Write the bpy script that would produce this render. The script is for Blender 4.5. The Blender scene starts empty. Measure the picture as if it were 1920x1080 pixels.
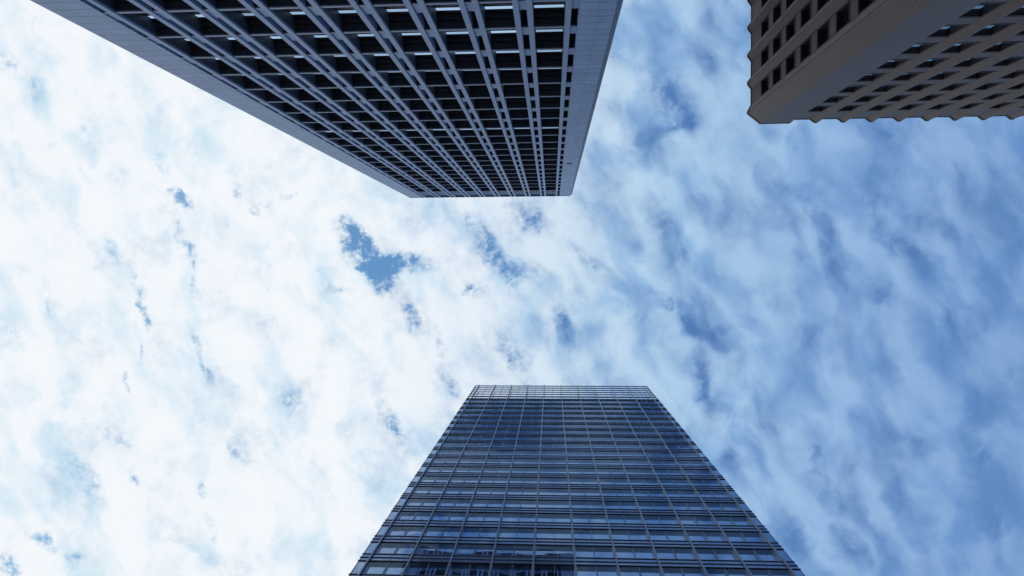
import bpy, bmesh, math, random
from mathutils import Matrix, Vector
random.seed(7)
S = bpy.context.scene
COL = S.collection

# ------------------------------------------------------------------ camera
F = 1280.0                       # focal length in photograph pixels (24 mm)
PX, PY = 960.0, 540.0
EYE = 1.6
Zc = Vector((74, -31, F)).normalized()
Xc = Vector((22140, -80, -1280.0)); Xc = (Xc - Xc.dot(Zc) * Zc).normalized()
Yc = Zc.cross(Xc)


def ray(px, py):
    v = Vector((px - PX, py - PY, F))
    return Vector((Xc.dot(v), Yc.dot(v), Zc.dot(v)))


def project(p):
    """world point -> photograph pixel (used only to rank repeats by size)"""
    q = Vector((p[0], p[1], p[2] - EYE))
    c = Xc * q.x + Yc * q.y + Zc * q.z
    if c.z <= 0.1:
        return None
    return PX + F * c.x / c.z, PY + F * c.y / c.z


cam = bpy.data.cameras.new('camera')
cam.sensor_width = 36.0
cam.lens = 24.0
cam.clip_start = 0.1
cam.clip_end = 6000
camo = bpy.data.objects.new('camera', cam)
COL.objects.link(camo)
r_ = Vector((Xc.x, Yc.x, Zc.x)); u_ = -Vector((Xc.y, Yc.y, Zc.y)); b_ = -Vector((Xc.z, Yc.z, Zc.z))
camo.matrix_world = Matrix(((r_.x, u_.x, b_.x, 0), (r_.y, u_.y, b_.y, 0), (r_.z, u_.z, b_.z, EYE), (0, 0, 0, 1)))
S.camera = camo

S.view_settings.view_transform = 'Standard'
S.view_settings.look = 'None'
S.view_settings.exposure = 0.0
S.view_settings.gamma = 1.0
S.cycles.max_bounces = 8
S.cycles.glossy_bounces = 5
S.cycles.transparent_max_bounces = 8

# ------------------------------------------------------------------ sun and sky
SUN_ELEV = math.radians(42)
SUN_AZ = math.radians(184)       # direction towards the sun, counted from +X
sun = bpy.data.lights.new('sun', 'SUN')
sun.energy = 1.0
sun.angle = math.radians(10)
sun.color = (1.0, 0.95, 0.88)
suno = bpy.data.objects.new('sun', sun)
COL.objects.link(suno)
to_sun = Vector((math.cos(SUN_ELEV) * math.cos(SUN_AZ), math.cos(SUN_ELEV) * math.sin(SUN_AZ), math.sin(SUN_ELEV)))
suno.rotation_euler = to_sun.to_track_quat('Z', 'Y').to_euler()
suno.location = (-60, 0, 200)


def lin(r, g, b):
    def c(v):
        v /= 255.0
        return v / 12.92 if v <= 0.04045 else ((v + 0.055) / 1.055) ** 2.4
    return (c(r), c(g), c(b))


W = bpy.data.worlds.new('World')
S.world = W
W.use_nodes = True
nt = W.node_tree
nt.nodes.clear()
STRENGTH = 0.1


class NG:
    """small helper for building node graphs"""
    def __init__(self, tree):
        self.t = tree

    def n(self, typ, **kw):
        nd = self.t.nodes.new(typ)
        for k, v in kw.items():
            setattr(nd, k, v)
        return nd

    def link(self, a, b):
        self.t.links.new(a, b)

    def put(self, sock, v):
        if isinstance(v, bpy.types.NodeSocket):
            self.link(v, sock)
        elif v is not None:
            sock.default_value = v

    def m(self, op, a, b=None, c=None, clamp=False):
        nd = self.n('ShaderNodeMath', operation=op, use_clamp=clamp)
        self.put(nd.inputs[0], a)
        if b is not None: self.put(nd.inputs[1], b)
        if c is not None: self.put(nd.inputs[2], c)
        return nd.outputs[0]

    def v(self, op, a, b=None):
        nd = self.n('ShaderNodeVectorMath', operation=op)
        self.put(nd.inputs[0], a)
        if b is not None:
            if op == 'SCALE': self.put(nd.inputs[3], b)
            else: self.put(nd.inputs[1], b)
        return nd.outputs[1] if op in ('LENGTH', 'DOT_PRODUCT') else nd.outputs[0]

    def noise(self, vec, scale, detail, rough=0.5, dist=0.0, color=False):
        nd = self.n('ShaderNodeTexNoise')
        self.put(nd.inputs['Vector'], vec)
        nd.inputs['Scale'].default_value = scale
        nd.inputs['Detail'].default_value = detail
        nd.inputs['Roughness'].default_value = rough
        nd.inputs['Distortion'].default_value = dist
        return nd.outputs['Color' if color else 'Fac']

    def ramp(self, fac, stops):
        nd = self.n('ShaderNodeValToRGB')
        e = nd.color_ramp.elements
        while len(e) < len(stops): e.new(0.5)
        for i, (p, c) in enumerate(stops):
            e[i].position = p
            e[i].color = (c[0], c[1], c[2], 1)
        self.put(nd.inputs[0], fac)
        return nd.outputs[0]

    def mix(self, fac, a, b, blend='MIX'):
        nd = self.n('ShaderNodeMix', data_type='RGBA', blend_type=blend)
        self.put(nd.inputs[0], fac)
        for s, v in ((6, a), (7, b)):
            if isinstance(v, tuple): v = (v[0], v[1], v[2], 1)
            self.put(nd.inputs[s], v)
        return nd.outputs[2]

    def mrange(self, v, a, b, c=0.0, d=1.0, smooth=False):
        nd = self.n('ShaderNodeMapRange')
        if smooth: nd.interpolation_type = 'SMOOTHSTEP'
        self.put(nd.inputs[0], v)
        for i, x in enumerate((a, b, c, d)): nd.inputs[i + 1].default_value = x
        return nd.outputs[0]

    def mapping(self, vec, loc=(0, 0, 0), rot=0.0, scale=(1, 1, 1), kind='POINT'):
        nd = self.n('ShaderNodeMapping', vector_type=kind)
        self.put(nd.inputs['Vector'], vec)
        if kind != 'VECTOR' and 'Location' in nd.inputs: nd.inputs['Location'].default_value = loc
        nd.inputs['Rotation'].default_value = (0, 0, rot)
        nd.inputs['Scale'].default_value = scale
        return nd.outputs[0]


g = NG(nt)
sky = g.n('ShaderNodeTexSky', sky_type='NISHITA')
sky.sun_disc = False
sky.sun_elevation = SUN_ELEV
sky.sun_rotation = math.pi / 2 - SUN_AZ
sky.air_density = 1.2
sky.dust_density = 0.6
tc = g.n('ShaderNodeTexCoord')
sx = g.n('ShaderNodeSeparateXYZ')
g.link(tc.outputs['Generated'], sx.inputs[0])
zz = g.m('MAXIMUM', sx.outputs[2], 0.10)
cx = g.m('DIVIDE', sx.outputs[0], zz)
cy = g.m('DIVIDE', sx.outputs[1], zz)
cb = g.n('ShaderNodeCombineXYZ')
g.link(cx, cb.inputs[0]); g.link(cy, cb.inputs[1])
P = cb.outputs[0]                       # the cloud layer: a flat sheet one unit above the viewer


def layer(px, py):
    d = ray(px, py)
    return d.x / d.z, d.y / d.z


def cloud_w(px):
    return (px - 1034) / F


# wind-torn warp of the layer
w1 = g.v('SUBTRACT', g.noise(P, 7.0, 3.0, 0.55, color=True), (0.5, 0.5, 0.5))
w2 = g.v('SUBTRACT', g.noise(P, 34.0, 4.0, 0.6, color=True), (0.5, 0.5, 0.5))
PW = g.v('ADD', g.v('ADD', P, g.v('SCALE', w1, 0.07)), g.v('SCALE', w2, 0.036))
Pm = g.v('ADD', P, g.v('SCALE', w1, 0.05))

# openings (negative) and thick heaps (positive): place, half-lengths along / across, heading, weight
BLOBS = [
    # the clear hole and its neighbours over the middle
    (664, 448, 44, 26, 60, -1.7), (700, 482, 60, 36, 45, -2.1), (722, 515, 48, 34, 80, -1.8), (775, 500, 44, 17, 10, -1.1),
    (640, 545, 34, 12, -20, -.45), (890, 425, 70, 34, 70, -.6), (980, 440, 60, 40, 40, -.4), (915, 470, 66, 30, 60, -.7), (955, 508, 56, 22, 30, -.85),
    (1000, 412, 60, 22, 35, -.75), (893, 545, 26, 18, 50, -.75), (772, 590, 52, 14, 70, -.75), (825, 635, 50, 14, 60, -.45),
    (1056, 612, 42, 17, 62, -1.05), (960, 665, 80, 20, 55, -.6), (1090, 470, 62, 16, 28, -.6), (965, 535, 30, 14, 60, -.5),
    (735, 790, 70, 18, 65, -.55), (835, 710, 46, 14, 60, -.4),
    # the bright side
    (336, 378, 25, 17, 50, -1.35), (306, 312, 24, 18, 60, -.7), (330, 430, 36, 11, 85, -.55), (357, 478, 26, 13, 50, -.75),
    (368, 522, 34, 9, 85, -.6), (271, 594, 34, 9, 72, -1.0), (268, 655, 18, 7, 85, -.7), (258, 550, 26, 8, 50, -.6), (371, 638, 34, 10, 75, -.65),
    (389, 692, 38, 11, 72, -.7), (244, 716, 28, 8, 80, -.8), (215, 490, 46, 13, 55, -.5), (14, 120, 50, 16, 60, -.55),
    (10, 143, 18, 14, 0, -.7), (480, 385, 36, 18, 30, -.55), (452, 357, 18, 10, 30, -.6), (540, 372, 24, 10, 0, -.45),
    (376, 920, 22, 14, 70, -.85), (395, 990, 36, 12, 80, -.4), (78, 1020, 36, 16, 35, -1.0), (8, 1062, 44, 24, 50, -1.0),
    (132, 1062, 28, 15, -20, -.8), (92, 575, 24, 8, 80, -.45), (165, 335, 32, 14, 55, -.45), (545, 745, 40, 22, 60, -.5), (60, 165, 40, 16, 50, -.45),
    (125, 880, 90, 60, 20, -.42), (252, 905, 70, 30, 100, -.55), (172, 925, 44, 24, 70, -.45), (225, 822, 70, 40, 10, -.4),
    (165, 230, 90, 45, 75, -.4), (95, 270, 60, 34, 80, -.36), (25, 630, 70, 45, 60, -.42), (440, 850, 60, 32, 70, -.4),
    (290, 120, 70, 34, 30, -.36), (190, 500, 80, 36, 60, -.3), (600, 870, 60, 30, 70, -.3),
    # the blue side
    (1268, 190, 74, 38, 75, -.95), (1262, 240, 66, 24, -10, -.8), (1225, 165, 70, 26, 50, -.45), (1385, 90, 90, 36, 80, -.5), (1320, 120, 60, 30, 40, -.4),
    (1480, 340, 110, 30, 42, -.6), (1545, 395, 70, 24, 55, -.55), (1558, 480, 80, 24, 80, -.6), (1650, 395, 120, 34, 62, -.6),
    (1655, 275, 70, 40, 30, -.5), (1725, 485, 80, 24, 35, -.75), (1780, 420, 90, 26, 15, -.5), (1800, 350, 80, 24, 35, -.4),
    (1655, 555, 44, 24, 30, -.6), (1450, 570, 60, 30, 50, -.4), (1275, 590, 96, 22, 36, -.75), (1300, 470, 70, 24, 50, -.45),
    (1235, 415, 60, 26, 60, -.5), (1360, 610, 60, 30, 20, -.4), (1308, 700, 90, 28, 70, -.65), (1325, 760, 60, 20, 80, -.4), (1375, 878, 44, 22, 75, -.6),
    (1520, 850, 60, 36, 65, -.8), (1600, 885, 80, 30, 60, -.5), (1560, 920, 70, 26, 30, -.5), (1710, 825, 90, 40, 35, -.65), (1835, 780, 100, 44, 80, -.6),
    (1842, 870, 90, 34, 60, -.65), (1650, 1000, 90, 28, 68, -.7), (1590, 1020, 70, 24, 65, -.55), (1490, 1010, 70, 26, 50, -.5), (1865, 1000, 110, 50, 80, -.65),
    (1890, 690, 80, 36, 60, -.5), (1545, 660, 60, 24, 40, -.4), (1780, 590, 80, 24, 85, -.5), (1850, 560, 80, 24, 85, -.5), (1905, 420, 120, 36, 85, -.5), (1690, 930, 60, 26, 70, -.4), (1440, 790, 50, 22, 70, -.35),
    (1395, 770, 130, 60, 75, .5), (1170, 600, 110, 50, 30, .35), (1565, 730, 100, 40, 80, .45), (1620, 460, 170, 30, 52, .5), (1480, 290, 80, 40, 10, .4),
    (1720, 680, 110, 40, 60, .35), (1660, 760, 70, 34, 80, .3), (1190, 300, 130, 46, 60, .3), (1640, 950, 80, 22, 75, .35), (1760, 960, 90, 26, 80, .35), (1710, 300, 70, 40, 0, .3), (1850, 300, 60, 40, 0, .25),
    # behind the buildings, seen only mirrored in the glass
    (1150, 60, 160, 70, 40, -.4), (925, 225, 175, 90, 0, -1.7), (840, 0, 300, 120, 0, -1.0),
]
acc = None
for (bx, by, ra, rb, ang, wt) in BLOBS:
    lx, ly = layer(bx, by)
    mp = g.mapping(PW, (lx, ly, 0), math.radians(ang), (ra * 1.25 / F, rb * 1.25 / F, 1), 'TEXTURE')
    gr = g.n('ShaderNodeTexGradient', gradient_type='QUADRATIC_SPHERE' if rb > 26 else 'SPHERICAL')
    g.link(mp, gr.inputs[0])
    acc = g.m('MULTIPLY_ADD', gr.outputs['Fac'], wt, acc if acc is not None else 0.0)

# side-to-side weight: 0 on the sun's side, 1 on the far side
side = g.mrange(g.m('MULTIPLY_ADD', cy, -0.05, cx), cloud_w(560), cloud_w(1500), smooth=True)
# streaked altocumulus texture
Pa = g.mapping(Pm, (0, 0, 0), math.radians(-62), (1, 1, 1))
Pa = g.mapping(Pa, (0, 0, 0), 0, (0.68, 1.22, 1))
Pa = g.v('ADD', Pa, g.v('SCALE', w1, 0.06))
n1 = g.noise(Pa, 8.5, 3.0, 0.45)
n5 = g.noise(g.v('ADD', Pa, (3.1, 1.7, 0)), 19.0, 3.0, 0.45)
n2 = g.noise(Pm, 13.0, 8.0, 0.57, 0.3)
n3 = g.noise(PW, 42.0, 6.0, 0.65)
soft = g.m('SUBTRACT', n1, 0.5)
mid = g.m('SUBTRACT', n2, 0.5)
fine = g.m('SUBTRACT', n3, 0.5)
n4 = g.noise(P, 75.0, 5.0, 0.68)
acc = g.m('MULTIPLY', acc, g.m('MULTIPLY', g.mrange(n3, 0.32, 0.68, 0.25, 1.45), g.mrange(side, 0, 1, 0.80, 0.68)))
acc = g.m('MULTIPLY_ADD', g.m('SUBTRACT', n4, 0.5), g.m('MULTIPLY', g.mrange(acc, -0.45, -0.05, 1.0, 0.12), g.mrange(side, 0.2, 1, 2.5, 0.1)), acc)
dens = g.m('MULTIPLY_ADD', soft, g.mrange(side, 0, 1, 0.5, 0.85), acc)
dens = g.m('MULTIPLY_ADD', g.m('SUBTRACT', n5, 0.5), g.mrange(side, 0.1, 0.8, 0.35, 1.3), dens)
dens = g.m('MULTIPLY_ADD', mid, g.mrange(side, 0, 1, 1.0, 0.45), dens)
dens = g.m('MULTIPLY_ADD', fine, g.mrange(side, 0, 1, 0.5, 0.08), dens)
dens = g.m('ADD', dens, g.mrange(side, 0, 1, 0.95, 0.72))
cover = g.mrange(dens, 0.0, 1.0, 0.0, 1.0, smooth=True)

pos = g.mrange(cx, cloud_w(-200), cloud_w(2100))


def at(px): return (px + 200) / 2300.0


def sc(c): return tuple(v / STRENGTH for v in lin(*c))


lit = g.ramp(pos, [(at(0), lin(244, 248, 253)), (at(640), lin(243, 248, 253)), (at(860), lin(233, 242, 250)), (at(1060), lin(208, 227, 243)),
                   (at(1250), lin(174, 206, 235)), (at(1500), lin(154, 189, 227)), (at(1920), lin(128, 165, 212))])
shade = g.ramp(pos, [(at(0), lin(211, 233, 246)), (at(640), lin(211, 232, 246)), (at(860), lin(192, 218, 241)), (at(1060), lin(166, 200, 232)),
                     (at(1250), lin(140, 181, 223)), (at(1500), lin(124, 165, 213)), (at(1920), lin(103, 146, 203))])
n6 = g.noise(g.v('ADD', Pa, (7.3, 4.1, 0)), 15.0, 3.5, 0.5)
tk = g.m('ADD', g.m('MULTIPLY', g.noise(Pm, 5.0, 4.0, 0.5), 0.45), g.m('MULTIPLY', n6, 0.55))
thick = g.mrange(g.m('ADD', tk, g.m('MULTIPLY', g.m('SUBTRACT', dens, 0.85), 0.16)), 0.35, 0.57, smooth=True)
cloud = g.v('SCALE', g.mix(thick, shade, lit), 1.0 / STRENGTH)
# thin high veil over the clear air: whiter towards the sun
veil = g.ramp(pos, [(at(0), lin(140, 190, 228)), (at(640), lin(98, 155, 207)), (at(1000), lin(98, 147, 204)), (at(1300), lin(80, 126, 190)),
                    (at(1920), lin(92, 138, 196))])
veil = g.v('SCALE', veil, 1.0 / STRENGTH)
clear = g.mix(0.8, sky.outputs[0], veil)
skycol = g.mix(cover, clear, cloud)
low = g.mrange(sx.outputs[2], -0.02, 0.12)       # below the horizon only the clear dome
skycol = g.mix(low, sky.outputs[0], skycol)
bg = g.n('ShaderNodeBackground')
g.link(skycol, bg.inputs[0])
bg.inputs[1].default_value = STRENGTH
ow = g.n('ShaderNodeOutputWorld')
g.link(bg.outputs[0], ow.inputs[0])


# ------------------------------------------------------------------ materials
def new_mat(name):
    m = bpy.data.materials.new(name)
    m.use_nodes = True
    t = m.node_tree
    t.nodes.clear()
    k = NG(t)
    out = k.n('ShaderNodeOutputMaterial')
    return m, k, out


def plain(name, col, rough=0.5, var=0.12, metal=0.0, scale=0.6, streak=0.0, spec=0.5):
    m, k, out = new_mat(name)
    b = k.n('ShaderNodeBsdfPrincipled')
    t = k.n('ShaderNodeTexCoord')
    n = k.noise(t.outputs['Object'], scale, 5, 0.6)
    if streak:
        st = k.mapping(t.outputs['Object'], (0, 0, 0), 0, (3.0, 3.0, 0.12))
        n = k.m('ADD', k.m('MULTIPLY', n, 1 - streak), k.m('MULTIPLY', k.noise(st, 1.2, 4, 0.6), streak))
    f = k.mrange(n, 0.25, 0.75, 1 - var, 1 + var)
    c = k.v('SCALE', (col[0], col[1], col[2]), f)
    k.link(c, b.inputs['Base Color'])
    k.put(b.inputs['Roughness'], k.mrange(n, 0.2, 0.8, rough * 0.85, min(1, rough * 1.15)))
    b.inputs['Metallic'].default_value = metal
    b.inputs['Specular IOR Level'].default_value = spec
    k.link(b.outputs[0], out.inputs[0])
    return m


def jointed(name, col, dz, z0, dx, x0, wz, wx, dark=0.55, rough=0.5, var=0.10, cell=0.08, vert='x', fine=None):
    """cladding in panels: joints every dz in height and every dx along the wall, a small tone change from panel to panel"""
    m, k, out = new_mat(name)
    b = k.n('ShaderNodeBsdfPrincipled')
    geo = k.n('ShaderNodeNewGeometry')
    s = k.n('ShaderNodeSeparateXYZ')
    k.link(geo.outputs['Position'], s.inputs[0])
    if vert == 'x': u = s.outputs[0]
    else: u = k.m('MULTIPLY_ADD', s.outputs[1], 0.6, s.outputs[0])
    uz = k.m('DIVIDE', k.m('SUBTRACT', s.outputs[2], z0), dz)
    ux = k.m('DIVIDE', k.m('SUBTRACT', u, x0), dx)

    def line(v, w):
        fr = k.m('FRACT', v)
        d = k.m('MINIMUM', fr, k.m('SUBTRACT', 1.0, fr))
        return k.mrange(d, w * 0.6, w, 1.0, 0.0)
    j = k.m('MAXIMUM', line(uz, wz / dz), line(ux, wx / dx))
    if fine:
        fx = k.m('DIVIDE', u, fine[0]); fz = k.m('DIVIDE', s.outputs[2], fine[1])
        jf = k.m('MAXIMUM', line(fx, 0.16), k.m('MULTIPLY', line(fz, 0.10), 0.2))
        j = k.m('MAXIMUM', j, k.m('MULTIPLY', jf, fine[2]))
    cv = k.n('ShaderNodeCombineXYZ')
    k.link(k.m('FLOOR', ux), cv.inputs[0]); k.link(k.m('FLOOR', uz), cv.inputs[2])
    wn = k.n('ShaderNodeTexWhiteNoise', noise_dimensions='3D')
    k.link(cv.outputs[0], wn.inputs['Vector'])
    st = k.mapping(geo.outputs['Position'], (0, 0, 0), 0, (1.6, 1.6, 0.10))
    n = k.m('ADD', k.m('MULTIPLY', k.noise(geo.outputs['Position'], 0.35, 5, 0.6), 0.5), k.m('MULTIPLY', k.noise(st, 1.0, 5, 0.6), 0.5))
    f = k.m('ADD', k.mrange(n, 0.3, 0.7, 1 - var, 1 + var), k.mrange(wn.outputs['Value'], 0, 1, -cell, cell))
    f = k.m('MULTIPLY', f, k.m('SUBTRACT', 1.0, k.m('MULTIPLY', j, dark)))
    k.link(k.v('SCALE', (col[0], col[1], col[2]), f), b.inputs['Base Color'])
    b.inputs['Roughness'].default_value = rough
    bp = k.n('ShaderNodeBump')
    bp.inputs['Strength'].default_value = 0.4
    bp.inputs['Distance'].default_value = 0.03
    bp.invert = True
    k.link(j, bp.inputs['Height'])
    k.link(bp.outputs[0], b.inputs['Normal'])
    k.link(b.outputs[0], out.inputs[0])
    return m


def glass(name, body, tint, ior=1.9, gain=1.0, wave=0.0, wscale=0.25, blinds=0.0, joint=None, floor=0.0):
    """coated window glass: dark room behind, mirror-like face, slightly bowed panes"""
    m, k, out = new_mat(name)
    geo = k.n('ShaderNodeNewGeometry')
    oi = k.n('ShaderNodeObjectInfo')
    d = k.n('ShaderNodeBsdfDiffuse')
    f = k.mrange(oi.outputs['Random'], 0, 1, 0.6, 1.5)
    if blinds:
        f = k.m('ADD', f, k.m('MULTIPLY', k.m('GREATER_THAN', oi.outputs['Random'], 0.72), blinds))
    k.link(k.v('SCALE', (body[0], body[1], body[2]), f), d.inputs[0])
    gl = k.n('ShaderNodeBsdfGlossy')
    gl.inputs[0].default_value = (tint[0], tint[1], tint[2], 1)
    gl.inputs['Roughness'].default_value = 0.015
    if wave:
        bp = k.n('ShaderNodeBump')
        bp.inputs['Strength'].default_value = 1.0
        bp.inputs['Distance'].default_value = wave
        off = k.v('SCALE', oi.outputs['Location'], 0.37)
        vec = k.v('ADD', geo.outputs['Position'], off)
        k.link(k.noise(vec, wscale, 1.5, 0.4), bp.inputs['Height'])
        k.link(bp.outputs[0], gl.inputs['Normal'])
    fr = k.n('ShaderNodeFresnel')
    fr.inputs[0].default_value = ior
    mx = k.n('ShaderNodeMixShader')
    fac = k.m('MULTIPLY_ADD', fr.outputs[0], gain, floor, clamp=True)
    if joint:
        s = k.n('ShaderNodeSeparateXYZ')
        k.link(geo.outputs['Position'], s.inputs[0])
        u = k.m('FRACT', k.m('DIVIDE', k.m('SUBTRACT', s.outputs[0], joint[1]), joint[0]))
        dd = k.m('MINIMUM', u, k.m('SUBTRACT', 1.0, u))
        fac = k.m('MULTIPLY', fac, k.mrange(dd, joint[2] / joint[0] * 0.6, joint[2] / joint[0], 0.15, 1.0))
    k.link(fac, mx.inputs[0])
    k.link(d.outputs[0], mx.inputs[1])
    k.link(gl.outputs[0], mx.inputs[2])
    k.link(mx.outputs[0], out.inputs[0])
    return m


def clear_glass(name, tint, refl, ior=1.5):
    m, k, out = new_mat(name)
    tr = k.n('ShaderNodeBsdfTransparent')
    tr.inputs[0].default_value = (tint[0], tint[1], tint[2], 1)
    gl = k.n('ShaderNodeBsdfGlossy')
    gl.inputs[0].default_value = (0.46, 0.63, 0.92, 1)
    gl.inputs['Roughness'].default_value = 0.02
    mx = k.n('ShaderNodeMixShader')
    if refl is None:
        geo = k.n('ShaderNodeNewGeometry')
        f0 = ((ior - 1) / (ior + 1)) ** 2
        cs = k.m('ABSOLUTE', k.v('DOT_PRODUCT', geo.outputs['Normal'], geo.outputs['Incoming']))
        fres = k.m('MULTIPLY_ADD', k.m('POWER', k.m('SUBTRACT', 1.0, cs, clamp=True), 5.0), 1 - f0, f0)   # a thin pane mirrors alike from both sides
        oi = k.n('ShaderNodeObjectInfo')
        bp = k.n('ShaderNodeBump')
        bp.inputs['Distance'].default_value = 0.012
        k.link(k.noise(k.v('ADD', geo.outputs['Position'], k.v('SCALE', oi.outputs['Location'], 0.37)), 0.4, 1.5, 0.4), bp.inputs['Height'])
        k.link(bp.outputs[0], gl.inputs['Normal'])
        k.link(fres, mx.inputs[0])
    else:
        mx.inputs[0].default_value = refl
    k.link(tr.outputs[0], mx.inputs[1])
    k.link(gl.outputs[0], mx.inputs[2])
    k.link(mx.outputs[0], out.inputs[0])
    return m


def glow_mat(name, col, power):
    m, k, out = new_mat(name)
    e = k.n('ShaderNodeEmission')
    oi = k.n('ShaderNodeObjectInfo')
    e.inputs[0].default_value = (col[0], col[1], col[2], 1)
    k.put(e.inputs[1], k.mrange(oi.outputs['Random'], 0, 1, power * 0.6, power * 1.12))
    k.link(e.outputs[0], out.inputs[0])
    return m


# concrete grid tower
M_PIER = jointed('pale_blue_grey_cladding', (0.25, 0.36, 0.57), 1.096, 44.75 + EYE + 0.30, 1.17, 0.56, 0.045, 0.014, 0.55, 0.55, 0.13, 0.07)
M_FIN = plain('blue_grey_painted_concrete', (0.245, 0.35, 0.545), 0.55, 0.14, 0, 0.5, 0.6)
M_BEAM = plain('grey_beam_concrete', (0.24, 0.30, 0.43), 0.55, 0.16, 0, 0.8, 0.4)
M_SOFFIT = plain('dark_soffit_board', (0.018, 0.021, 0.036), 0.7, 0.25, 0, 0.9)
M_SHADE = plain('dark_slate_shade', (0.05, 0.06, 0.088), 0.5, 0.2)  # dark tone painting shade on the fin sides and under the coping
M_FRAME = plain('dark_bronze_frame', (0.028, 0.028, 0.034), 0.45, 0.2)
M_TRANSOM = plain('grey_transom_panel', (0.16, 0.17, 0.21), 0.5, 0.15)
M_POST = plain('dark_corner_trim', (0.17, 0.20, 0.31), 0.55, 0.1)  # trim in a darker tone than the piers
M_GLASS_A = glass('office_glass', (0.012, 0.014, 0.02), (0.75, 0.88, 1.0), 2.1, 1.5, 0.02, 0.35)
M_DARK = plain('dark_interior', (0.015, 0.016, 0.022), 0.8, 0.2)
M_VENT = plain('black_vent', (0.01, 0.01, 0.012), 0.8, 0.2)
M_GLOW = glow_mat('pale_blue_glow', (0.40, 0.60, 0.86), 0.9)  # glow put in for the bright bands, no known lamp
M_GLOW_C = glow_mat('dim_blue_glow', (0.10, 0.215, 0.40), 0.9)  # weaker glow put in for the bluish bands of the tiled tower
# glass tower
M_GLASS_B = glass('blue_reflective_glass', (0.045, 0.075, 0.145), (0.40, 0.56, 0.82), 2.0, 1.2, 0.012, 0.42, 0.4, None, 0.30)
M_SPAN_B = glass('spandrel_glass', (0.14, 0.21, 0.36), (0.42, 0.60, 0.95), 1.8, 0.9, 0.012, 0.4, 0, (1.5525, -13.84, 0.03), 0.12)
M_ALU = plain('anodised_aluminium', (0.15, 0.21, 0.33), 0.38, 0.12, 0.35, 0.6, 0.4)
M_REVEAL = plain('light_reveal_metal', (0.34, 0.42, 0.55), 0.35, 0.1, 0.2)
M_LEDGE = plain('dark_ledge_metal', (0.09, 0.11, 0.17), 0.4, 0.2, 0.3)
M_SOFFIT_B = plain('dark_window_head', (0.02, 0.022, 0.030), 0.7, 0.25)
M_CROWN = clear_glass('clear_screen_glass', (0.97, 0.99, 1.0), 0.08)
M_SKIN = clear_glass('outer_skin_glass', (0.94, 0.97, 1.0), None, 1.31)
M_SCREEN = plain('blue_grey_screen_rail', (0.11, 0.18, 0.34), 0.4, 0.15, 0.2)
# tiled tower
M_TILE = jointed('brown_grey_tile', (0.163, 0.119, 0.101), 3.97, 77.15 + EYE + 0.72, 50.0, 3.0, 0.022, 0.01, 0.45, 0.6, 0.10, 0.03, 'xy', (0.24, 0.62, 0.75))
M_TILE_S = jointed('spandrel_tile', (0.150, 0.112, 0.093), 50.0, 3.0, 50.0, 3.0, 0.03, 0.01, 0.4, 0.6, 0.12, 0.03, 'xy', (0.31, 0.31, 0.22))
M_GLASS_C = glass('dark_office_glass', (0.022, 0.032, 0.055), (0.6, 0.75, 1.0), 2.0, 1.25, 0.02, 0.4)
M_COPING = plain('dark_coping', (0.05, 0.05, 0.06), 0.5, 0.15)
M_BRONZE = plain('reddish_bronze_frame', (0.05, 0.036, 0.034), 0.45, 0.2)


# ------------------------------------------------------------------ mesh helpers
class MB:
    def __init__(self):
        self.v = []; self.f = []; self.mi = []

    def box(self, x0, x1, y0, y1, z0, z1):
        i = len(self.v)
        for z in (z0, z1):
            self.v += [(x0, y0, z), (x1, y0, z), (x1, y1, z), (x0, y1, z)]
        self.f += [(i, i + 3, i + 2, i + 1), (i + 4, i + 5, i + 6, i + 7), (i, i + 1, i + 5, i + 4), (i + 1, i + 2, i + 6, i + 5),
                   (i + 2, i + 3, i + 7, i + 6), (i + 3, i, i + 4, i + 7)]
        return self

    def prism(self, poly, z0, z1):
        """poly: counter-clockwise (seen from above) outline"""
        a = sum(poly[k][0] * poly[(k + 1) % len(poly)][1] - poly[(k + 1) % len(poly)][0] * poly[k][1] for k in range(len(poly)))
        if a < 0: poly = poly[::-1]
        i = len(self.v); n = len(poly)
        self.v += [(x, y, z0) for x, y in poly] + [(x, y, z1) for x, y in poly]
        self.f += [tuple(range(i + n - 1, i - 1, -1)), tuple(range(i + n, i + 2 * n))]
        for k in range(n):
            q = (k + 1) % n
            self.f.append((i + k, i + q, i + n + q, i + n + k))
        return self

    def quad(self, a, b, c, d):
        i = len(self.v)
        self.v += [a, b, c, d]
        self.f.append((i, i + 1, i + 2, i + 3))
        return self

    def mesh(self, name, mat):
        me = bpy.data.meshes.new(name)
        me.from_pydata(self.v, [], self.f)
        me.materials.append(mat)
        me.update()
        return me

    def add(self, o, dx, dy, dz, flip=None):
        i = len(self.v)
        for x, y, z in o.v:
            if flip: x, y = flip(x, y)
            self.v.append((x + dx, y + dy, z + dz))
        self.f += [tuple(i + k for k in f) for f in o.f]


def link(o, parent=None):
    COL.objects.link(o)
    if parent is not None: o.parent = parent
    return o


def part(name, mb, mat, parent, base=Vector((0, 0, 0)), kind=None):
    """a part whose mesh is given in world metres; base = world place of its parent's origin"""
    me = mb.mesh(name, mat)
    me.transform(Matrix.Translation(-Vector(base)))
    o = bpy.data.objects.new(name, me)
    if kind: o['kind'] = kind
    return link(o, parent)


def thing(name, label, cat, loc, group=None):
    o = bpy.data.objects.new(name, None)
    o.empty_display_size = 2
    o.location = loc
    o['label'] = label; o['category'] = cat
    if group: o['group'] = group
    return link(o)


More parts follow.
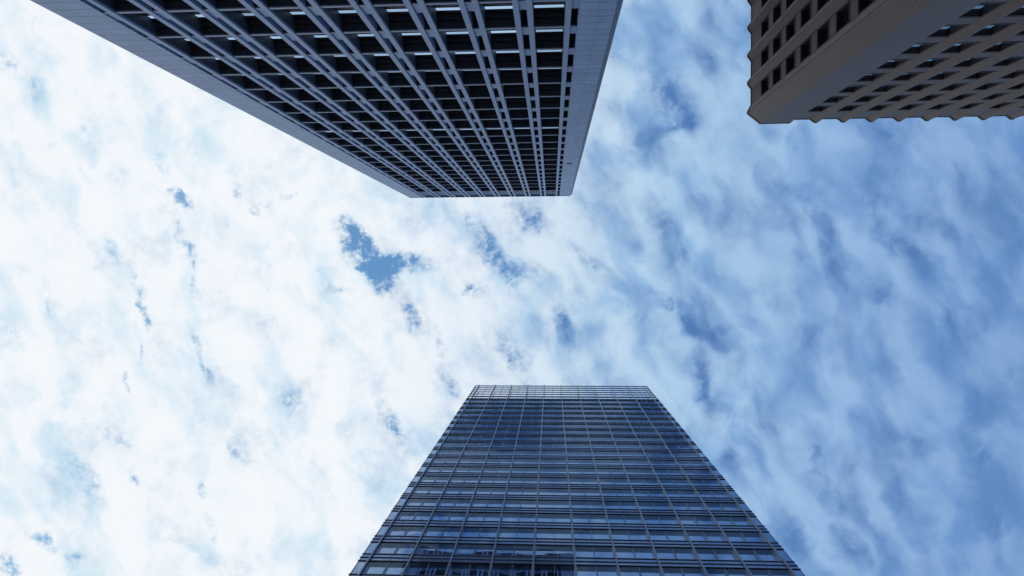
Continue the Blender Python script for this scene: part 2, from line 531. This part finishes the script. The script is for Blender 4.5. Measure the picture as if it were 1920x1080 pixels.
def repeats(parent, base, name, pieces, spots, size, rot=None, limit=100):
    """pieces: [(part name, MB, material)], the first one the part, the others its sub-parts; spots: world places.
    The `limit` largest in view become parts of their own, the remaining ones one object."""
    def score(p):
        x, y, z = p[0], p[1], p[2]
        r = p[3] if len(p) > 3 else 0.0
        ux, uy = math.cos(r), math.sin(r)
        c = project((x + ux * size[0] / 2, y + uy * size[0] / 2, z + size[1] / 2))
        if c is None or not (-20 < c[0] < 1940 and -20 < c[1] < 1100): return 0.0
        a = project((x, y, z)); b = project((x + ux * size[0], y + uy * size[0], z)); d = project((x, y, z + size[1]))
        if not (a and b and d): return 0.0
        return abs((b[0] - a[0]) * (d[1] - a[1]) - (b[1] - a[1]) * (d[0] - a[0]))
    order = sorted(spots, key=score, reverse=True)
    near = [p for p in order[:limit] if score(p) > 0]
    rest = order[len(near):]
    meshes = [pc[1].mesh(pc[0], pc[2]) for pc in pieces]
    src = None
    for p in near:
        r = p[3] if len(p) > 3 else 0.0
        if src is None:
            root = link(bpy.data.objects.new(pieces[0][0], meshes[0]), parent)
            subs = [link(bpy.data.objects.new(pieces[q][0], meshes[q]), root) for q in range(1, len(pieces))]
            src = (root, subs)
        else:
            root = link(src[0].copy(), parent)
            for s in src[1]: link(s.copy(), root)
        root.location = Vector(p[:3]) - Vector(base)
        root.rotation_euler = (0, 0, r)
    if rest:
        top = None
        for q, pc in enumerate(pieces):
            mb = MB()
            for p in rest:
                r = p[3] if len(p) > 3 else 0.0
                cs, sn = math.cos(r), math.sin(r)
                mb.add(pc[1], p[0], p[1], p[2], (lambda x, y: (cs * x - sn * y, sn * x + cs * y)) if r else None)
            o = part(pc[0], mb, pc[2], parent if top is None else top, base if top is None else (0, 0, 0), 'stuff')
            if top is not None:
                me = o.data
                me.transform(Matrix.Translation(-Vector(base)))
            else:
                top = o


# ------------------------------------------------------------------ ground
def ground():
    m, k, out = new_mat('stone_paving')
    b = k.n('ShaderNodeBsdfPrincipled')
    geo = k.n('ShaderNodeNewGeometry')
    br = k.n('ShaderNodeTexBrick')
    k.link(geo.outputs['Position'], br.inputs['Vector'])
    br.inputs['Scale'].default_value = 1.0
    br.inputs['Brick Width'].default_value = 1.2
    br.inputs['Row Height'].default_value = 0.6
    br.inputs['Mortar Size'].default_value = 0.012
    br.inputs['Color1'].default_value = (0.19, 0.18, 0.17, 1)
    br.inputs['Color2'].default_value = (0.15, 0.145, 0.14, 1)
    br.inputs['Mortar'].default_value = (0.07, 0.07, 0.07, 1)
    n = k.noise(geo.outputs['Position'], 0.3, 6, 0.6)
    k.link(k.mix(k.mrange(n, 0.3, 0.7, 0.0, 0.35), br.outputs[0], (0.1, 0.1, 0.1)), b.inputs['Base Color'])
    b.inputs['Roughness'].default_value = 0.75
    k.link(b.outputs[0], out.inputs[0])
    mb = MB().quad((-2500, -2500, 0), (2500, -2500, 0), (2500, 2500, 0), (-2500, 2500, 0))
    o = part('ground', mb, m, None)
    o['kind'] = 'structure'


ground()


# ------------------------------------------------------------------ tower with the concrete grid (top of the picture)
def grid_tower():
    Y = -15.77
    X0, X1 = -29.93, 3.93
    XS = 4.28
    base = Vector(((X0 + X1) / 2, Y - 15, 0))
    T = thing('office_tower', 'tall blue-grey office tower with a deep grid of paired white fins and dark recessed windows', 'office building', base)
    z = lambda h: h + EYE
    TOP = z(143.4)
    a = [1.08 - 3.155 * n for n in range(9)]             # left fin of each pair, right to left
    bb = [1.08 - 3.155 * n + 0.82 for n in range(1, 10)]  # right fin of each pair
    hw = 0.178
    DEP = 1.05
    floors = [44.75 + 4.385 * k for k in range(-9, 20)] + [133.9]
    slots = [(1.08 + hw, 1.71)] + [(a[n] + hw, a[n] + 0.82 - hw) for n in range(1, 9)] + [(-27.10, bb[8] - hw)]
    bays = [(bb[n] + hw, a[n] - hw) for n in range(9)]
    # body
    b = MB().box(X0 + 0.03, X1 - 0.03, Y - 30, Y - DEP - 0.16, 0, TOP - 0.5)
    part('wall', b, M_DARK, T, base)
    # piers at both ends
    part('pier', MB().box(1.71, X1, Y - DEP - 0.1, Y, 0, TOP), M_PIER, T, base)
    part('pier', MB().box(X0, -27.10, Y - DEP - 0.1, Y, 0, TOP), M_PIER, T, base)
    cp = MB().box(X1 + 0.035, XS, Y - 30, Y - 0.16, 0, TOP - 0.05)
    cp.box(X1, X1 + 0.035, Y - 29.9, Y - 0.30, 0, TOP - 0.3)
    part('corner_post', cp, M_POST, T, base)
    part('side_wall', MB().box(X0, X0 + 0.3, Y - 30, Y - DEP - 0.1, 0, TOP - 0.1), M_PIER, T, base)
    # fins
    for x in a + bb:
        part('fin', MB().box(x - hw, x + hw, Y - DEP - 0.1, Y + 0.03, 0, TOP - 0.02), M_FIN, T, base)
    for (p, q) in bays:  # dark boards added to paint the shade deep in the reveals
        part('reveal_shade', MB().box(p, p + 0.02, Y - DEP - 0.09, Y - 0.14, 0, z(133)), M_SHADE, T, base)
        part('reveal_shade', MB().box(q - 0.02, q, Y - DEP - 0.09, Y - 0.14, 0, z(133)), M_SHADE, T, base)
    # floor beams with their soffits
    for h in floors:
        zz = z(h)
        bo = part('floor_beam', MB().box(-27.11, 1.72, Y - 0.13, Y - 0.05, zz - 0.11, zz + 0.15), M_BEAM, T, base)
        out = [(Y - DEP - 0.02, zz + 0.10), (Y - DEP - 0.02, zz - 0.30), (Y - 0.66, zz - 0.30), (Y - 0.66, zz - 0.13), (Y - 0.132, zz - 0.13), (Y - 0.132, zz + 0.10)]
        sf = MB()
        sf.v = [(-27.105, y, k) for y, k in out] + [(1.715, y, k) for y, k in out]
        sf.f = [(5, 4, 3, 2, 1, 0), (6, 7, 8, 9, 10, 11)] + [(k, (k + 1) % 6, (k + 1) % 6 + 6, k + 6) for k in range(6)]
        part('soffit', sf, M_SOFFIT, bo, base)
    # windows
    w = bays[0][1] - bays[0][0]
    fh = 4.385
    fr = MB()
    fr.box(0, w, -0.06, 0.02, 0, 0.10); fr.box(0, 0.05, -0.06, 0.03, 0.10, 3.93); fr.box(w - 0.05, w, -0.06, 0.03, 0.10, 3.93)
    fr.box(0.05, w - 0.05, -0.06, 0.04, 2.52, 2.57); fr.box(0.05, w - 0.05, -0.06, 0.04, 2.89, 2.94); fr.box(0.05, w - 0.05, -0.06, 0.035, 3.445, 3.93)
    pane = MB().quad((0.05, -0.02, 0.1), (0.05, -0.02, 2.52), (w - 0.05, -0.02, 2.52), (w - 0.05, -0.02, 0.1))
    glow = MB().box(0.06, w - 0.06, -0.04, 0.015, 2.94, 3.44)  # glowing strip added to give the bright band at the window head
    pan = MB().box(0.05, w - 0.05, -0.05, 0.0, 2.57, 2.89)
    spots = []
    for i, h in enumerate(floors[:-1]):
        k = i - 9
        for (p, q) in bays:
            spots.append((p, Y - DEP + (0.34 if k == 7 else 0.0), z(h) + 0.15))
    repeats(T, base, 'window', [('window', fr, M_FRAME), ('pane', pane, M_GLASS_A), ('transom_panel', pan, M_TRANSOM), ('glow_strip', glow, M_GLOW)], spots, (w, 3.5))
    # panels in the slots between paired fins
    sw = slots[1][1] - slots[1][0]
    blk = MB().box(0, sw, -0.30, 0, 0, 1.26)
    repeats(T, base, 'spandrel_panel', [('spandrel_panel', blk, M_FIN)],
            [(p if abs(p) < 27 else p + 0.02, Y - 0.10, z(h) + 0.13) for h in floors for (p, q) in slots if True], (sw, 1.26))
    # louvred plant storey and parapet
    for (p, q) in bays:
        lv = MB()
        n = 6
        for s in range(n):
            x = p + (s + 0.5) * (q - p) / n
            lv.box(x - 0.065, x + 0.065, Y - 0.55, Y - 0.16, z(134.05), z(141.3))
        part('louvre', lv, M_FIN, T, base)
    pb = MB().box(-27.10, 1.71, Y - DEP - 0.1, Y - 0.42, z(141.35), TOP)
    part('parapet', pb, M_SHADE, T, base)  # dark colour stands for the shadow beneath the coping
    part('coping', MB().box(X0 - 0.03, X1 + 0.02, Y - DEP - 0.2, Y + 0.05, TOP, TOP + 0.12), M_FIN, T, base)
    d = ray(1067.5, 306.5); s = Y / d.y
    vx, vh = d.x * s, d.z * s
    vb = MB().box(vx - 0.36, vx + 0.36, Y - 0.05, Y + 0.012, z(vh - 0.62), z(vh + 0.62))
    part('vent', vb, M_VENT, T, base)


grid_tower()


# ------------------------------------------------------------------ glass curtain-wall tower (bottom of the picture)
def glass_tower():
    Y = 21.76
    X0, X1 = -14.62, 17.97
    GX = [-13.84 + 3.105 * i for i in range(11)]
    base = Vector(((X0 + X1) / 2, Y + 15, 0))
    T = thing('glass_tower', 'slim dark blue glass curtain-wall tower with thin ledges and a pale see-through top', 'office building', base)
    z = lambda h: h + EYE
    FH, SP, REC = 3.585, 1.26, 0.20
    H_TOP, H_CR = 129.7, 116.2
    bs = [50.28 + FH * j for j in range(-13, 19)]
    body = MB().box(X0 + 0.3, X1 - 0.3, Y + 0.5, Y + 28, 0, z(H_CR - 0.6))
    part('core_wall', body, M_DARK, T, base)
    part('roof', MB().box(X0 + 0.2, X1 - 0.2, Y + 0.4, Y + 28.1, z(H_CR - 0.6), z(H_CR - 0.1)), M_LEDGE, T, base)
    side = MB().box(X0, X0 + 0.25, Y + 0.45, Y + 28.3, 0, z(H_CR - 0.7)).box(X1 - 0.25, X1, Y + 0.45, Y + 28.3, 0, z(H_CR - 0.7))
    part('side_glazing', side, M_SPAN_B, T, base)
    # mullions
    for x in GX:
        part('mullion', MB().box(x - 0.055, x + 0.055, Y - 0.17, Y + 0.24, 0, z(H_TOP)), M_ALU, T, base)
    for x in (X0 + 0.03, X1 - 0.03):
        part('corner_mullion', MB().box(x - 0.03, x + 0.03, Y - 0.02, Y + 0.4, 0, z(H_TOP)), M_ALU, T, base)
    # spandrels with three ledges each
    for bz in bs:
        sb = MB().box(X0 + 0.06, X1 - 0.06, Y, Y + 0.3, z(bz + 0.036), z(bz + SP - 0.036))
        so = part('spandrel', sb, M_SPAN_B, T, base)
        for dz in (0.0, 0.62, SP):
            part('ledge', MB().box(X0 - 0.05, X1 + 0.05, Y - 0.06, Y + 0.28, z(bz + dz - 0.035), z(bz + dz + 0.035)), M_LEDGE, so)
            COLo = so.children[-1]
            COLo.data.transform(Matrix.Translation(-base))
    # windows: one bay wide, two panes
    w = 3.105 - 0.12
    vh = FH - SP - 0.07
    fr = MB()
    fr.box(0, 0.045, 0, REC, 0, vh); fr.box(w - 0.045, w, 0, REC, 0, vh); fr.box(w / 2 - 0.02, w / 2 + 0.02, 0.03, REC, 0, vh); fr.box(0.045, w - 0.045, REC - 0.06, REC, 0, 0.04)
    head = MB().box(0.046, w - 0.046, 0.002, REC, vh - 0.03, vh)
    outer = MB()
    for (p, q) in ((0.0, w / 2 - 0.012), (w / 2 + 0.012, w)):
        outer.quad((p, 0.0, 0.0), (q, 0.0, 0.0), (q, 0.0, vh), (p, 0.0, vh))
    seam = MB().box(w / 2 - 0.022, w / 2 + 0.022, -0.006, 0.02, 0, vh)
    pane = MB()
    for (p, q) in ((0.045, w / 2 - 0.025), (w / 2 + 0.025, w - 0.045)):
        pane.quad((p, REC - 0.004, 0.0), (q, REC - 0.004, 0.0), (q, REC - 0.004, vh), (p, REC - 0.004, vh))
    spots = []
    for j in range(1, len(bs)):
        for i in range(10):
            spots.append((GX[i] + 0.06, Y + 0.005, z(bs[j - 1] + SP + 0.035)))
    repeats(T, base, 'window', [('window', fr, M_REVEAL), ('pane', outer, M_SKIN), ('inner_pane', pane, M_GLASS_B), ('window_head', head, M_SOFFIT_B), ('centre_seam', seam, M_LEDGE)], spots, (w, vh))
    # narrow end panes, flush with the face
    nw = GX[0] - 0.06 - (X0 + 0.07)
    ep = MB().box(0, nw, 0, 0.2, 0, vh)
    es = []
    for j in range(1, len(bs)):
        es.append((X0 + 0.07, Y + 0.01, z(bs[j - 1] + SP + 0.035)))
        es.append((GX[10] + 0.06, Y + 0.01, z(bs[j - 1] + SP + 0.035)))
    repeats(T, base, 'end_pane', [('end_pane', ep, M_GLASS_B)], es, (nw, vh))
    # glazed screen above the roof
    hs = [H_CR + 0.3 + i * (H_TOP - H_CR - 0.42) / 6 for i in range(7)]
    fb = MB()
    for h in hs:
        fb.box(X0, X1, Y - 0.02, Y + 0.12, z(h - 0.19), z(h + 0.19))
    for i in range(10):
        m_ = (GX[i] + GX[i + 1]) / 2
        fb.box(m_ - 0.03, m_ + 0.03, Y - 0.03, Y + 0.05, z(hs[0]), z(hs[-1]))
    so = part('roof_screen', fb, M_SCREEN, T, base)
    gp = MB()
    xs = [X0 + 0.06] + GX + [X1 - 0.06]
    for i in range(len(xs) - 1):
        for k in range(6):
            gp.quad((xs[i] + 0.06, Y + 0.02, z(hs[k] + 0.19)), (xs[i + 1] - 0.06, Y + 0.02, z(hs[k] + 0.07)),
                    (xs[i + 1] - 0.06, Y + 0.02, z(hs[k + 1] - 0.19)), (xs[i] + 0.06, Y + 0.02, z(hs[k + 1] - 0.07)))
    o = part('screen_glass', gp, M_CROWN, so, base)
    # rails and bracing of the plant deck behind the screen
    br = MB()
    br.box(X0 + 0.3, X1 - 0.3, Y + 0.95, Y + 1.02, z(hs[3] - 0.1), z(hs[3] + 0.1))
    for x in GX:
        br.box(x - 0.05, x + 0.05, Y + 1.02, Y + 1.14, z(H_CR - 0.1), z(H_TOP - 0.6))
    part('screen_bracing', br, M_ALU, T, base)


glass_tower()


# ------------------------------------------------------------------ tiled tower with prow-shaped piers (top right)
def tiled_tower():
    z = lambda h: h + EYE
    H = 80.7

    def onz(px, py):
        d = ray(px, py); s = H / d.z
        return d.x * s, d.y * s
    yO = onz(1480, 230.3)[1]; yR = yO - 0.42
    xO = onz(1402.2, 180)[0]; xR = xO + 0.42
    xc1 = onz(1426, 230.5)[0]; xc2 = onz(1480.5, 230.3)[0]
    yA = onz(1402.2, 212.5)[1]; yB = onz(1402.2, 209.5)[1]
    PER = 3.31
    base = Vector((xO + 16, yO - 14, 0))
    T = thing('tiled_tower', 'brown-grey tiled office block with pointed vertical ribs and small dark windows', 'office building', base)
    NX, NY = 14, 9
    # corner pier
    cor = [(xc1, yO), (xc2, yO), (xc2 + 0.53, yR), (xc2 + 0.53, yR - 0.9), (xR + 0.9, yR - 0.9), (xR + 0.9, yB - 0.8), (xR, yB - 0.8), (xO, yB), (xO, yA)]
    part('corner_pier', MB().prism(cor, 0, z(H)), M_TILE, T, base)
    # ribs along the front (+y) and along the side (-x)
    rec_x, rec_y = [], []
    x = xc2 + 0.53
    for i in range(NX):
        r0 = x; r1 = x + 1.80 if i == 0 else x + 1.73
        rec_x.append((r0, r1))
        rib = [(r1, yR), (r1, yR - 0.6), (r1 + 1.37, yR - 0.6), (r1 + 1.37, yR), (r1 + 0.72, yO), (r1 + 0.53, yO)]
        part('rib', MB().prism(rib, 0, z(H)), M_TILE, T, base)
        x = r1 + 1.37
    XE = x
    y = yB - 0.8
    for i in range(NY):
        r0 = y; r1 = y - 1.82
        rec_y.append((r0, r1))
        rib = [(xR, r1), (xR + 0.6, r1), (xR + 0.6, r1 - 1.36), (xR, r1 - 1.36), (xO, r1 - 0.77), (xO, r1 - 0.58)]
        part('rib', MB().prism(rib, 0, z(H)), M_TILE, T, base)
        y = r1 - 1.36
    YE = y
    # body behind
    part('core_wall', MB().box(xR + 0.75, XE, YE, yR - 0.75, 0, z(H - 0.3)), M_DARK, T, base)
    part('roof', MB().box(xR + 0.3, XE, YE, yR - 0.3, z(H - 0.28), z(H - 0.1)), M_COPING, T, base)
    # floors: window head at hd, sill 2.5 m below
    FH, WH, DEP = 3.97, 2.52, 0.58
    heads = [77.15 - FH * k for k in range(19)]
    sp_x, sp_w = [], []
    wf = 1.73
    # modules drawn for a wall facing +y, local origin at the left end of the recess, x to the right
    sp = MB().box(0, wf, -0.62, 0, 0, FH - WH - 0.095)
    fr = MB().box(0, 0.04, -0.62, -0.02, 0, WH).box(wf - 0.04, wf, -0.62, -0.02, 0, WH).box(0.04, wf - 0.04, -0.66, -0.625, 0, WH)
    hd = MB().box(0.045, wf - 0.045, -0.62, -0.03, WH - 0.14, WH - 0.003).box(0.045, wf - 0.045, -0.62, -0.50, 0.003, 0.07)
    hd.box(0.0, wf, -0.62, 0.045, -0.09, -0.004)
    hd.box(0.045, 0.10, -0.62, -0.04, 0.07, WH - 0.14).box(wf - 0.10, wf - 0.045, -0.62, -0.04, 0.07, WH - 0.14)
    pn = MB().quad((0.10, -DEP, 0.07), (0.10, -DEP, WH - 0.14), (wf - 0.10, -DEP, WH - 0.14), (wf - 0.10, -DEP, 0.07))
    lp = MB().box(0.20, wf - 0.20, -0.578, -0.555, WH - 0.62, WH - 0.16)  # dim glowing strip added to give a bluish band on the glass
    ws, ss = [], []
    for h in heads:
        for (p, q) in rec_x:
            off = (q - p - wf) / 2
            ws.append((p + off, yR, z(h - WH))); ss.append((p + off, yR, z(h)))
        for (p, q) in rec_y:
            off = (p - q - wf) / 2
            ws.append((xR, q + off + wf, z(h - WH), -math.pi / 2)) if False else ws.append((xR, q + off, z(h - WH), math.pi / 2))
            ss.append((xR, q + off, z(h), math.pi / 2))
    kit = [('window', fr, M_TILE_S), ('pane', pn, M_GLASS_C), ('window_frame', hd, M_BRONZE)]
    repeats(T, base, 'window', kit + [('glow_strip', lp, M_GLOW_C)], [p for p in ws if len(p) == 3], (wf, WH), limit=62)
    repeats(T, base, 'window', kit, [p for p in ws if len(p) == 4], (wf, WH), limit=38)
    ss2 = [s for s in ss if s[2] < z(H - FH + WH)]
    repeats(T, base, 'spandrel', [('spandrel', sp, M_TILE_S)], ss2, (wf, FH - WH))
    # top band over the last windows and the coping that follows the ribs
    tb = MB()
    tb.box(rec_x[0][0], XE, yR - 0.6, yR - 0.3, z(77.15), z(H - 0.1))
    for (p, q) in rec_x: tb.box(p, q, yR - 0.31, yR - 0.004, z(77.15), z(H))
    part('parapet', tb, M_TILE_S, T, base)
    tb = MB()
    tb.box(xR + 0.3, xR + 0.6, YE, rec_y[0][0], z(77.15), z(H - 0.1))
    for (p, q) in rec_y: tb.box(xR + 0.004, xR + 0.31, q, p, z(77.15), z(H))
    part('parapet', tb, M_TILE_S, T, base)
    e = 0.05
    out = [(xO - e, yA + e), (xc1 - e, yO + e), (xc2 + e, yO + e), (xc2 + 0.53 + e, yR + e)]
    for (p, q) in rec_x:
        out += [(q - e, yR + e), (q + 0.53 - e, yO + e), (q + 0.72 + e, yO + e), (q + 1.37 + e, yR + e)]
    out += [(XE, yR - 0.5), (xR + 0.5, yR - 0.5), (xR + 0.5, YE)]
    back = []
    for (p, q) in rec_y[::-1]:
        back += [(xR - e, q - 1.36 - e), (xO - e, q - 0.77 - e), (xO - e, q - 0.58 + e), (xR - e, q + e)]
    back += [(xR - e, yB - 0.8 - e), (xO - e, yB - e)]
    out += back
    part('coping', MB().prism(out, z(H), z(H + 0.22)), M_COPING, T, base)


tiled_tower()
